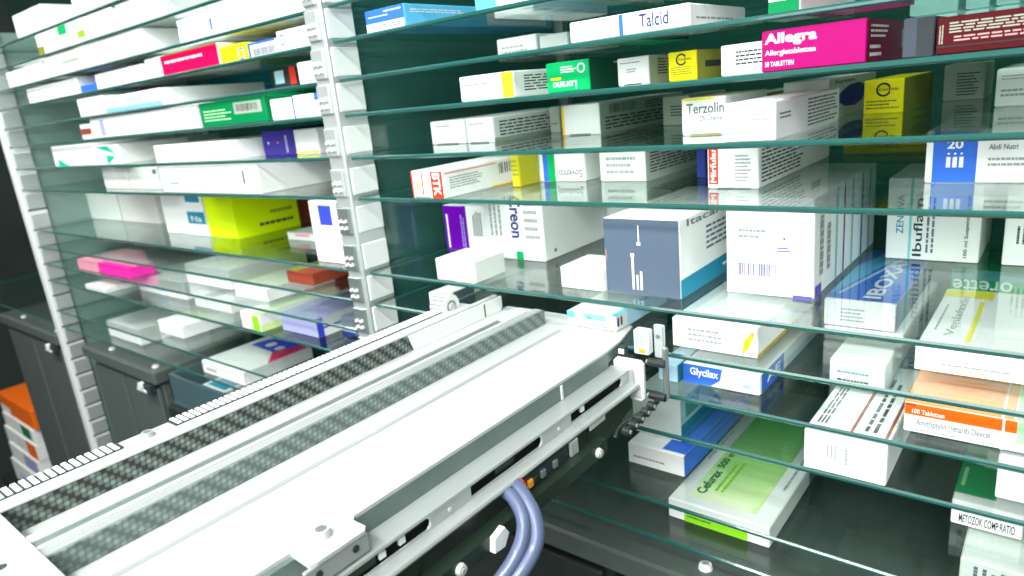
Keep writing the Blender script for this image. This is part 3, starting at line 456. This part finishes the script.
def post(x0, x1, zlo, zhi, label, slots):
    root = empty('slotted_post', ((x0+x1)/2, 1.03, zlo), label, 'shelf post', 'upright posts of the racking')
    bx, by, bz = (x0+x1)/2, 1.03, zlo
    mb = MB(); y0, y1 = .988, 1.076
    mb.box(x0-bx, y0-by, 0, x1-bx, y1-by, zhi-bz, BRIGHT if slots else STEEL, .004)
    mb.build('upright', root)
    lv = sorted([z for _, z in SH] + [-.285, -.681] + [-.833-.0805*i for i in range(1, 14)])
    for z in lv:
        if not zlo < z < zhi: continue
        m = MB()
        if slots:   # dark blocks stand for the shade in the side notches, a raised plate between them
            m.box(x1-bx-.004, y0-by+.012, z-bz-.004, x1-bx+.0016, y1-by-.001, z-bz+.004, SLOT)
            m.build('notch_shade', root)
            m2 = MB(); m2.box(x1-bx-.001, y0-by+.016, z-bz+.008, x1-bx+.004, y1-by-.004, z-bz+.068, STEEL, .002); m2.build('side_plate', root)
        else:       # front tongue plate with two pairs of hooks per level
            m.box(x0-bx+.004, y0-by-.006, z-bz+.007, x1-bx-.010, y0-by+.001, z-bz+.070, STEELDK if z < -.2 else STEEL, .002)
            m.build('tongue_plate', root)
            h = MB()
            for (dx, dz) in ((.010, .018), (.027, .018), (.010, .034), (.027, .034)):
                X = x0-bx+dx; Z = z-bz+dz
                h.prism([(X, Z), (X+.011, Z+.002), (X+.009, Z+.010), (X+.005, Z+.005), (X, Z+.006)], 'y', y0-by-.010, y0-by-.005, BRIGHT)
            h.build('hook', root)
            m2 = MB(); m2.box(x1-bx-.001, y0-by+.010, z-bz+.009, x1-bx+.003, y1-by-.003, z-bz+.071, BRIGHT, .002); m2.build('side_plate', root)
    return root
post(-1.350, -1.292, -1.30, .47, 'bright steel upright post with hooks between the two shelf bays', False)
post(-3.655, -3.60, FLOOR, .47, 'pale notched upright post at the left end of the racking', True)
# rear uprights seen through the glass
for x, lab in ((-1.32, 'rear steel upright behind the central post'), (-3.62, 'rear steel upright at the left end of the racking')):
    m = MB(); m.box(-.02, -.02, 0, .02, .02, .47-FLOOR, STEELDK, .003); m.box(-.03, -.024, 0, .03, -.018, .47-FLOOR, STEELDK)
    tag(m.build('rear_post', None, (x, 1.92, FLOOR)), lab, 'shelf post', 'rear uprights')

# ---------------------------------------------------------------- cabinets under the racking
def cabinet(x0, x1, label, panels=2, latch=True, screws=(), wide=False):
    zt, zb = -.897, FLOOR + .04
    root = empty('base_cabinet', ((x0+x1)/2, 1.45, FLOOR), label, 'base cabinet', 'dark cabinets under the racking')
    bx, by, bz = (x0+x1)/2, 1.45, FLOOR
    mb = MB(); mb.box(x0-bx+.02, 1.035-by, .04, x1-bx-.02, 1.86-by, zt-bz-.02, BLACK if wide else CHAR, .004)
    mb.box(x0-bx+.05, 1.08-by, 0, x1-bx-.05, 1.82-by, .045, BLACK); mb.build('carcass', root)
    mb = MB(); mb.box(x0-bx, 1.0-by, zt-bz-.055, x1-bx, 1.87-by, zt-bz, TOPM if wide else CHAR, .006); mb.build('top_cover', root)
    n = panels; gx = (x1-x0-.06)/n
    for i in range(n):
        m = MB(); a = x0+.03+gx*i
        m.box(a-bx+.012, 1.018-by, .09, a+gx-bx-.012, 1.036-by, zt-bz-.085, BLACK if wide else CHAR, .005)
        m.build('front_panel', root)
    for (sx, sy) in screws:
        m = MB(); m.cyl((sx-bx, sy-by, zt-bz-.001), (sx-bx, sy-by, zt-bz+.008), .014, WHITEPL, .012); m.cyl((sx-bx, sy-by, zt-bz+.008), (sx-bx, sy-by, zt-bz+.012), .007, STEEL, n=6)
        m.build('screw', root)
    if latch:
        m = MB(); m.box(x1-bx-.14, .992-by, zt-bz-.10, x1-bx-.05, 1.02-by, zt-bz-.062, SLOT, .003); m.build('handle_recess', root)
        m = MB(); m.cyl((x1-bx-.12, .985-by, zt-bz-.075), (x1-bx-.12, 1.0-by, zt-bz-.075), .018, WHITEPL); m.box(x1-bx-.16, .988-by, zt-bz-.098, x1-bx-.08, .998-by, zt-bz-.086, WHITEPL, .002)
        m.build('latch', root)
    return root
cabinet(-3.42, -2.70, 'charcoal cabinet under the left bay, right of the notched post', 2, True, ((-3.20, 1.05), (-2.76, 1.04)))
cabinet(-4.62, -3.74, 'charcoal cabinet beyond the notched post at the far left', 2, True, ((-4.35, 1.05), (-3.82, 1.04)))
cabinet(-1.29, .50, 'wide black cabinet under the right bay, below the green gradient carton', 3, False, ((-.474, 1.045), (-1.0, 1.045), (.1, 1.045)), True)
# shallow bin between the cabinet and the central post
bn = empty('glass_bin', (-2.36, 1.3, -1.02), 'shallow blue-grey glass bin behind the machine arm, below the left bay', 'bin')
m = MB(); m.box(-.26, -.28, 0, .26, .3, .02, BINM, .003); m.build('bin_base', bn)
for (a, b_, c_, d_) in ((-.26, -.28, .26, -.268), (-.26, .288, .26, .3), (-.26, -.28, -.248, .3), (.248, -.28, .26, .3)):
    m = MB(); m.box(a, b_, .02, c_, d_, .13, BINM, .002); m.build('bin_wall', bn)
m = MB(); m.box(-.62, -.3, -(-1.02-FLOOR), .45, .45, -.001, BLACK, .004)
tag(m.build('low_plinth', None, (-2.02, 1.3, -1.02)), 'low black plinth carrying the shallow blue-grey bin', 'plinth')
m = MB(); m.box(0, 0, 0, .16, .2, .06, paper('white'), .002); printing(m, [('t','R',.1,.1,.9,.9,'tealblue'), ('f','R',.1,.2,.6,.8,'sky')], .16, .2, .06)
tag(m.build('medicine_carton', None, (-2.50, 1.08, -.999)), 'blue topped carton lying in the shallow glass bin', 'medicine box')

# stacked delivery packs on the far left
m = MB(); m.box(-.45, -.3, 0, .45, .3, .62, BLACK, .006); m.box(-.43, -.31, .1, .43, -.3, .55, CHAR, .004)
tag(m.build('low_cabinet', None, (-5.15, 1.25, FLOOR)), 'low dark cabinet at the far left edge holding orange and white packs', 'cabinet')
zz = FLOOR + .621
for i, (dx, w, h, col, pr, lab) in enumerate((
    (0, .62, .16, 'white', [('f','R',.2,.1,.5,.5,'skypale')], 'white pack at the bottom of the orange-topped stack at the far left'),
    (.03, .56, .12, 'white', [('f','R',.5,.1,.95,.9,'lilac')], 'white pack with lilac patch in the stack at the far left'),
    (0, .60, .11, 'white', [('f','R',.7,0,1,1,'deeporange'), ('f','R',.4,.2,.6,.7,'pale')], 'white pack with an orange end in the stack at the far left'),
    (.02, .58, .10, 'white', [('f','R',.6,.1,.9,.9,'green')], 'white pack with a green patch, second from the top of the far left stack'),
    (0, .64, .13, 'deeporange', [('f','R',.0,.0,.3,.4,'white')], 'orange-red pack topmost of the stack at the far left'))):
    m = MB(); m.box(0, 0, 0, w, .34, h, paper(col), .004); printing(m, pr, w, .34, h, i)
    tag(m.build('delivery_pack', None, (-5.42+dx, 1.0+.01*i, zz)), lab, 'pack', 'stacked packs at the far left'); zz += h + .001

# ---------------------------------------------------------------- picking arm
arm = empty('picking_arm', (-.78, .5, -.55), 'long white picking arm with carbon fibre jaws reaching into the shelves', 'robot arm')
OX, OY, OZ = -.78, .5, -.55
def A():
    mb = MB(); return mb
def AB(mb, name, parent=arm, bevel=0, smooth=False):
    mb.v = [(x-OX, y-OY, z-OZ) for x, y, z in mb.v]
    return mb.build(name, parent, bevel=bevel, smooth=smooth)
YN = .02            # near end of the modelled arm
# tray with the wider lug
m = A()
m.prism([(-.935, YN), (-.612, YN), (-.605, .312), (-.570, .310), (-.566, .318), (-.566, .380), (-.572, .386), (-.593, .386), (-.599, .393), (-.599, .944), (-.604, 1.0), (-.622, 1.075), (-.66, 1.085), (-.935, 1.085)], 'z', -.4445, -.440, ARMW)
AB(m, 'tray')
m = A(); m.prism([(-.607, YN), (-.598, YN), (-.598, .945), (-.607, .945)], 'z', -.476, -.4446, SKIRT)
m.prism([(-.607, .9455), (-.598, .9455), (-.622, 1.07), (-.631, 1.07)], 'z', -.462, -.4446, SKIRT)
m.box(-.602, .80, -.470, -.5965, .805, -.446, WHITEPL); AB(m, 'tray_skirt')
m = A(); m.box(-.742, .05, -.4402, -.732, 1.0, -.4390, ARMA, .0005); AB(m, 'tray_groove')
m = A(); m.cyl((-.598, .348, -.4405), (-.598, .348, -.430), .0095, ARMW, .009, 24); m.cyl((-.598, .348, -.430), (-.598, .348, -.4296), .0065, STEELDK, n=20); AB(m, 'bolt')
# side plate under the lug with two dark holes
m = A(); m.box(-.572, .302, -.468, -.567, .384, -.4446, ARMA, .001)
for y in (.318, .366): m.cyl((-.5675, y, -.455), (-.5662, y, -.455), .0045, SLOT)
AB(m, 'lug_plate')
# outer rail with toothed belt
m = A(); m.box(-.997, .146, -.52, -.935, .99, -.409, ARMW, .003); AB(m, 'outer_rail')
m = A(); m.cyl((-.975, .335, -.409), (-.975, .335, -.402), .009, ARMA, .008, 20); m.cyl((-.975, .335, -.402), (-.975, .335, -.4017), .005, STEELDK); AB(m, 'bolt')
m = A()
m.box(-.994, .0, -.411, -.969, .30, -.4065, SLOT); m.box(-.994, .372, -.411, -.969, .925, -.4065, SLOT)
y = .02
while y < .925:
    if not .296 < y < .372:
        m.prism([(y, -.4066), (y+.0066, -.4066), (y+.0060, -.4052), (y+.0006, -.4052)], 'x', -.996, -.968, WHITEPL)
    y += .0096
AB(m, 'toothed_belt')
m = A(); m.cyl((-1.003, .945, -.402), (-.965, .945, -.402), .024, WHITEPL, n=32); m.cyl((-.9645, .945, -.402), (-.9635, .945, -.402), .013, STEELDK, n=24); m.cyl((-.9635, .945, -.402), (-.9600, .945, -.402), .008, ARMW, n=20)
for i in range(18):
    a = i*math.pi/9; m.box(-1.002, .945+.0245*math.cos(a)-.0016, -.402+.0245*math.sin(a)-.0016, -.966, .945+.0245*math.cos(a)+.0016, -.402+.0245*math.sin(a)+.0016, ARMA)
AB(m, 'belt_pulley')
# outer jaw
oj = A(); oj.box(-.935, .146, -.4395, -.931, 1.045, -.4085, CARBON, .0004)
outer = AB(oj, 'outer_jaw')
def sub(mb, name, par):
    mb.v = [(x-OX, y-OY, z-OZ) for x, y, z in mb.v]; o = mb.build(name, par); return o
m = A(); m.box(-.942, .146, -.4083, -.9305, 1.05, -.4045, ARMW, .001); sub(m, 'jaw_cap', outer)
m = A(); m.prism([(.79, -.4085), (.80, -.4395), (1.052, -.4395), (1.058, -.432), (1.058, -.4085)], 'x', -.9305, -.9265, WHITEPL)
m.box(-.9262, 1.000, -.438, -.9256, 1.003, -.410, SLOT); sub(m, 'jaw_pad', outer)
# inner jaw
m = A(); m.box(-.845, .146, -.4395, -.7875, 1.018, -.412, ARMW, .001); inner = AB(m, 'inner_jaw')
m = A(); m.box(-.7873, .146, -.4393, -.785, 1.020, -.4105, CARBON2, .0004); sub(m, 'carbon_side', inner)
m = A(); m.box(-.846, .146, -.4118, -.829, 1.0, -.4075, ARMW, .001); m.box(-.829, .146, -.4118, -.815, .93, -.4105, SKIRT); m.box(-.815, .146, -.4118, -.808, 1.0, -.4085, ARMW, .0008)
m.box(-.808, .146, -.4118, -.790, 1.018, -.4100, ARMA, .0008); m.box(-.829, .93, -.4118, -.815, 1.0, -.4080, ARMW, .001); sub(m, 'jaw_cap', inner)
# cover plate at the near end
m = A(); m.box(-1.02, YN, -.412, -.60, .1455, -.4045, ARMW, .001); AB(m, 'cover_plate')
m = A(); m.cyl((-.80, .112, -.4045), (-.80, .112, -.4040), .006, SLOT); AB(m, 'screw_hole')
# slotted side rail
m = A()
m.prism([(-.600, -.471), (-.566, -.471), (-.564, -.4722), (-.564, -.4740), (-.600, -.4740)], 'y', YN, .955, ARMA)      # top flange
slots = [(.10,.24), (.275,.472), (.545, .700), (.775, .930)]
ys = [YN] + [v for s_ in slots for v in s_] + [.955]
m.box(-.5665, YN, -.4755, -.5635, .955, -.4740, ARMA); m.box(-.5665, YN, -.4945, -.5635, .955, -.4915, ARMA)
for i in range(0, len(ys), 2): m.box(-.5665, ys[i], -.4915, -.5635, ys[i+1], -.4755, ARMA)
m.prism([(-.5665, -.494), (-.549, -.494), (-.5455, -.4955), (-.544, -.4985), (-.5455, -.502), (-.5665, -.502)], 'y', YN, .955, ARMA)
m.box(-.600, YN, -.502, -.597, .955, -.4775, SKIRT); AB(m, 'slotted_rail')
m = A(); m.box(-.592, .03, -.50, -.575, .94, -.475, BLACK)
for y in (.335, .395, .425, .81): m.box(-.573, y, -.4905, -.568, y+.010, -.4805, WHITEPL, .001)
m.box(-.5735, .35, -.4905, -.569, .39, -.4805, DARKM); m.box(-.5735, .60, -.4905, -.569, .64, -.4805, DARKM)
AB(m, 'inner_slide')
for a, b_ in slots:
    m = A(); m.prism([(b_-.006, -.4756), (b_+.0005, -.4756), (b_+.0005, -.4914), (b_-.006, -.4914), (b_-.0012, -.4875), (b_, -.4835), (b_-.0012, -.4795)], 'x', -.5665, -.5634, ARMW); AB(m, 'slot_end')
for y in (.505, .742):
    m = A(); m.cyl((-.5637, y, -.4855), (-.5620, y, -.4855), .003, ARMW, n=14); AB(m, 'rivet')
m = A(); m.box(-.600, .953, -.502, -.556, .957, -.470, ARMA, .001); AB(m, 'rail_end_plate')
# dark housing below
m = A(); m.box(-.62, .10, -.535, -.552, .93, -.5025, BLACK, .002); AB(m, 'motor_housing')
m = A(); m.prism([(-.62, -.5355), (-.552, -.5355), (-.552, -.530), (-.530, -.530), (-.530, -.553), (-.62, -.553)], 'y', .10, .82, DARKM); AB(m, 'lower_bracket')
m = A(); m.prism([(.80, -.504), (.93, -.504), (.93, -.53), (.86, -.55), (.80, -.552)], 'x', -.60, -.549, DARKM); AB(m, 'end_bracket')
m = A(); m.prism([(.36, -.5025), (.44, -.5025), (.43, -.523), (.36, -.5295)], 'x', -.5518, -.548, DARKM); AB(m, 'gusset'); m = A()
m.prism([(.80, -.5025), (.845, -.5025), (.845, -.512), (.80, -.512)], 'x', -.5518, -.547, ARMW); AB(m, 'gusset')
m = A()
for i in range(14):
    y = .20 + i*.0125; a = math.radians(200+i*10)
    m.box(-.551, y, -.522+.01*math.sin(i*.22), -.543, y+.0085, -.508+.012*math.sin(i*.22), ARMW if i % 2 else ARMA, .001)
AB(m, 'drag_chain')
for (y, z, r) in ((.478, -.541, .0085), (.792, -.541, .0085)):
    m = A(); m.cyl((-.5302, y, z), (-.524, y, z), r, ARMW, r*.8, 18); m.cyl((-.524, y, z), (-.522, y, z), r*.5, ARMA, n=6); AB(m, 'bolt')
m = A(); m.prism([(.535, -.532), (.555, -.526), (.562, -.538), (.552, -.553), (.532, -.551)], 'x', -.5299, -.521, WHITEPL); AB(m, 'cable_clip')
# circuit board glimpsed in the housing
m = A(); m.box(-.5519, .60, -.532, -.550, .73, -.508, SLOT)
for y, mt in ((.618, REDP), (.64, ORANGEP), (.652, DARKM), (.67, STEELDK), (.70, STEELDK)): m.box(-.550, y, -.526, -.545, y+.010, -.514, mt, .001)
m.box(-.551, .745, -.530, -.546, .765, -.506, STEEL, .001); AB(m, 'circuit_board')
# cables
m = A(); m.tube([(-.555, .62, -.508), (-.53, .605, -.507), (-.500, .59, -.525), (-.488, .570, -.553), (-.496, .525, -.585), (-.53, .44, -.65), (-.56, .36, -.75)], .0105, CABLEM); AB(m, 'cable', smooth=True)
m = A(); m.tube([(-.555, .597, -.508), (-.532, .590, -.508), (-.506, .575, -.525), (-.500, .550, -.553), (-.510, .505, -.585), (-.542, .42, -.65), (-.575, .34, -.75)], .0095, CABLEM); AB(m, 'cable', smooth=True)
m = A(); m.cyl((-.545, .618, -.5065), (-.536, .611, -.5065), .0092, REDP, n=12); AB(m, 'cable_band')
# front guide at the arm tip
m = A(); m.box(-.5265, .978, -.452, -.508, .986, -.392, STEEL, .002); m.cyl((-.518, .9765, -.412), (-.518, .978, -.412), .004, STEELDK); AB(m, 'guide_plate')
m = A(); m.box(-.512, .975, -.527, -.502, .985, -.43, STEELDK, .003); AB(m, 'hinge_rod')
for z in (-.458, -.520):
    m = A(); m.cyl((-.535, .972, z), (-.505, .972, z), .007, BLACK, n=16); m.cyl((-.538, .972, z), (-.535, .972, z), .004, ARMW, n=12); AB(m, 'roller')
m = A(); m.box(-.598, .962, -.530, -.540, .968, -.456, WHITEPL, .006); AB(m, 'front_shield')
m = A(); m.box(-.562, .972, -.448, -.534, .990, -.404, WHITEPL, .002); m.box(-.558, .9712, -.430, -.540, .9722, -.410, BLUEGL, .0003); m.box(-.590, .965, -.452, -.575, .975, -.436, SLOT, .001); m.box(-.588, .962, -.449, -.577, .966, -.440, WHITEPL, .001)
m.box(-.552, .9705, -.444, -.540, .9725, -.436, ORANGEP, .001); AB(m, 'sensor_block')
m = A()
for i in range(5):
    y = .868 + i*.021; z = -.538 + .0022*i
    m.cyl((-.528, y, z), (-.516, y, z), .008, BLACK, n=14); m.box(-.521, y, z-.0035, -.517, y+.022, z+.0035, DARKM, .001); m.cyl((-.516, y, z), (-.5145, y, z), .0035, ARMA, n=10)
AB(m, 'link_chain')
m = A(); m.tube([(-.528, .84, -.5375), (-.535, .87, -.532), (-.528, .93, -.532), (-.515, .972, -.522)], .003, BLACK); AB(m, 'thin_cable', smooth=True)
# carton held at the end of the tray
m = MB(); w, d, h = .108, .2, .030; m.box(0, 0, 0, w, d, h, paper('white'), .002)
printing(m, [('f','R',0,.55,1,.99,'skypale'), ('f','R',0,.55,.16,1,'sky'), ('f','R',.35,.6,.8,.98,'skyblue'), ('f','T',.42,.62,.52,.86,'Gr','navy',0), ('f','T',.70,.12,.84,.42,'Gr','navy',0), ('t','R',.9,0,1,1,'sky'),
             ('r','R',.02,.3,.05,.85,'indigo'), ('r','R',.08,.3,.11,.85,'redbrown'), ('r','R',.2,0,1,1,'skypale')], w, d, h)
tag(m.build('medicine_carton', None, (-.738, 1.03, -.4385)), 'flat white carton with light blue edges lying at the tip of the arm', 'medicine box')

# ---------------------------------------------------------------- room
def struct(name, mb): return tag(mb.build(name), kind='structure')
m = MB(); m.box(-8.5, -3.5, FLOOR-.1, 3.2, 2.3, FLOOR, FLOORM); struct('floor', m)
m = MB(); m.box(-8.5, 2.05, FLOOR, 3.2, 2.15, 1.9, WALLM); struct('wall_back', m)
WALL2 = principled('dark_grey_machine_wall', (.055, .075, .072), .25, .2, noise=(3, .4))
m = MB(); m.box(-6.6, -3.5, FLOOR, -6.5, 2.05, 1.9, WALL2); struct('wall_left', m)
WALL3 = principled('grey_machine_wall', (.30, .34, .33), .4)
m = MB(); m.box(-6.5, -3.5, FLOOR, 3.2, -3.4, 1.9, WALL3); struct('wall_front', m)
m = MB(); m.box(2.6, -3.4, FLOOR, 2.7, 2.05, 1.9, WALL3); struct('wall_right', m)
m = MB(); m.box(-6.6, -3.5, 1.9, 3.2, 2.15, 2.0, WALL3); struct('ceiling', m)

# ---------------------------------------------------------------- light: lamps on the ceiling of the aisle, plus an added frontal fill
def area(name, loc, target, sx, sy, power, col):
    l = bpy.data.lights.new(name, 'AREA'); l.shape = 'RECTANGLE'; l.size = sx; l.size_y = sy; l.energy = power; l.color = col
    o = bpy.data.objects.new(name, l); C.objects.link(o); o.location = (loc[0]*SC, loc[1]*SC, loc[2]*SC+EYE)
    d = Vector(target) - Vector(loc); o.rotation_euler = d.to_track_quat('-Z', 'Y').to_euler()
def lamp(x, y, lx, ly, power, lab, tilt=.25):
    r = empty('ceiling_lamp', (x, y, 1.86), lab, 'lamp', 'ceiling lamps of the aisle')
    m = MB(); m.box(-lx/2, -ly/2, 0, lx/2, ly/2, .04, WHITEPL, .005); m.build('lamp_housing', r)
    area('lamp_light', (x, y, 1.84), (x, y+tilt, 0), lx*SC*.95, ly*SC*.9, power, (1, 1, .98))
lamp(-.6, .1, 2.4, .5, 6, 'long ceiling lamp above the arm')
lamp(-3.6, -.2, 2.4, .6, 20, 'long ceiling lamp above the left end of the aisle')
lamp(1.2, -1.8, 1.6, .6, 12, 'long ceiling lamp behind the viewpoint')
area('front_fill', (-.4, -2.2, .9), (-1.2, 1.1, -.5), 1.4, .7, 15, (.97, 1, .99))  # unseen fill light added from the front, without any fixture
lamp(-.2, -1.0, 2.6, .7, 34, 'unseen wide lamp added under the ceiling in front of the racking', .9)  # unseen lamp added front-high to brighten the carton tops

w = bpy.data.worlds.new('World'); bpy.context.scene.world = w; w.use_nodes = True
w.node_tree.nodes['Background'].inputs[0].default_value = (.9, 1, .97, 1); w.node_tree.nodes['Background'].inputs[1].default_value = .5

# ---------------------------------------------------------------- camera
R = [[0.777415, 0.621484, -0.096869], [0.096178, -0.269652, -0.958143], [-0.621591, 0.735558, -0.269404]]
cam = bpy.data.cameras.new('camera'); co = bpy.data.objects.new('camera', cam); C.objects.link(co)
xr = Vector(R[0]); yd = Vector(R[1]); zf = Vector(R[2])
rot = Matrix((xr, -yd, -zf)).transposed()
co.matrix_world = Matrix.Translation((0, 0, EYE)) @ rot.to_4x4()
cam.sensor_width = 36; cam.lens = 686.6/1024*36; cam.clip_start = .01; cam.clip_end = 50
cam.dof.use_dof = True; cam.dof.focus_distance = .52; cam.dof.aperture_fstop = 8
s = bpy.context.scene; s.camera = co
s.view_settings.view_transform = 'Standard'; s.view_settings.look = 'None'; s.view_settings.gamma = 1; s.view_settings.exposure = .5
s.view_settings.use_curve_mapping = False
s.cycles.transparent_max_bounces = 40; s.cycles.max_bounces = 10; s.cycles.glossy_bounces = 6; s.cycles.use_denoising = True
s.cycles.sample_clamp_indirect = 6
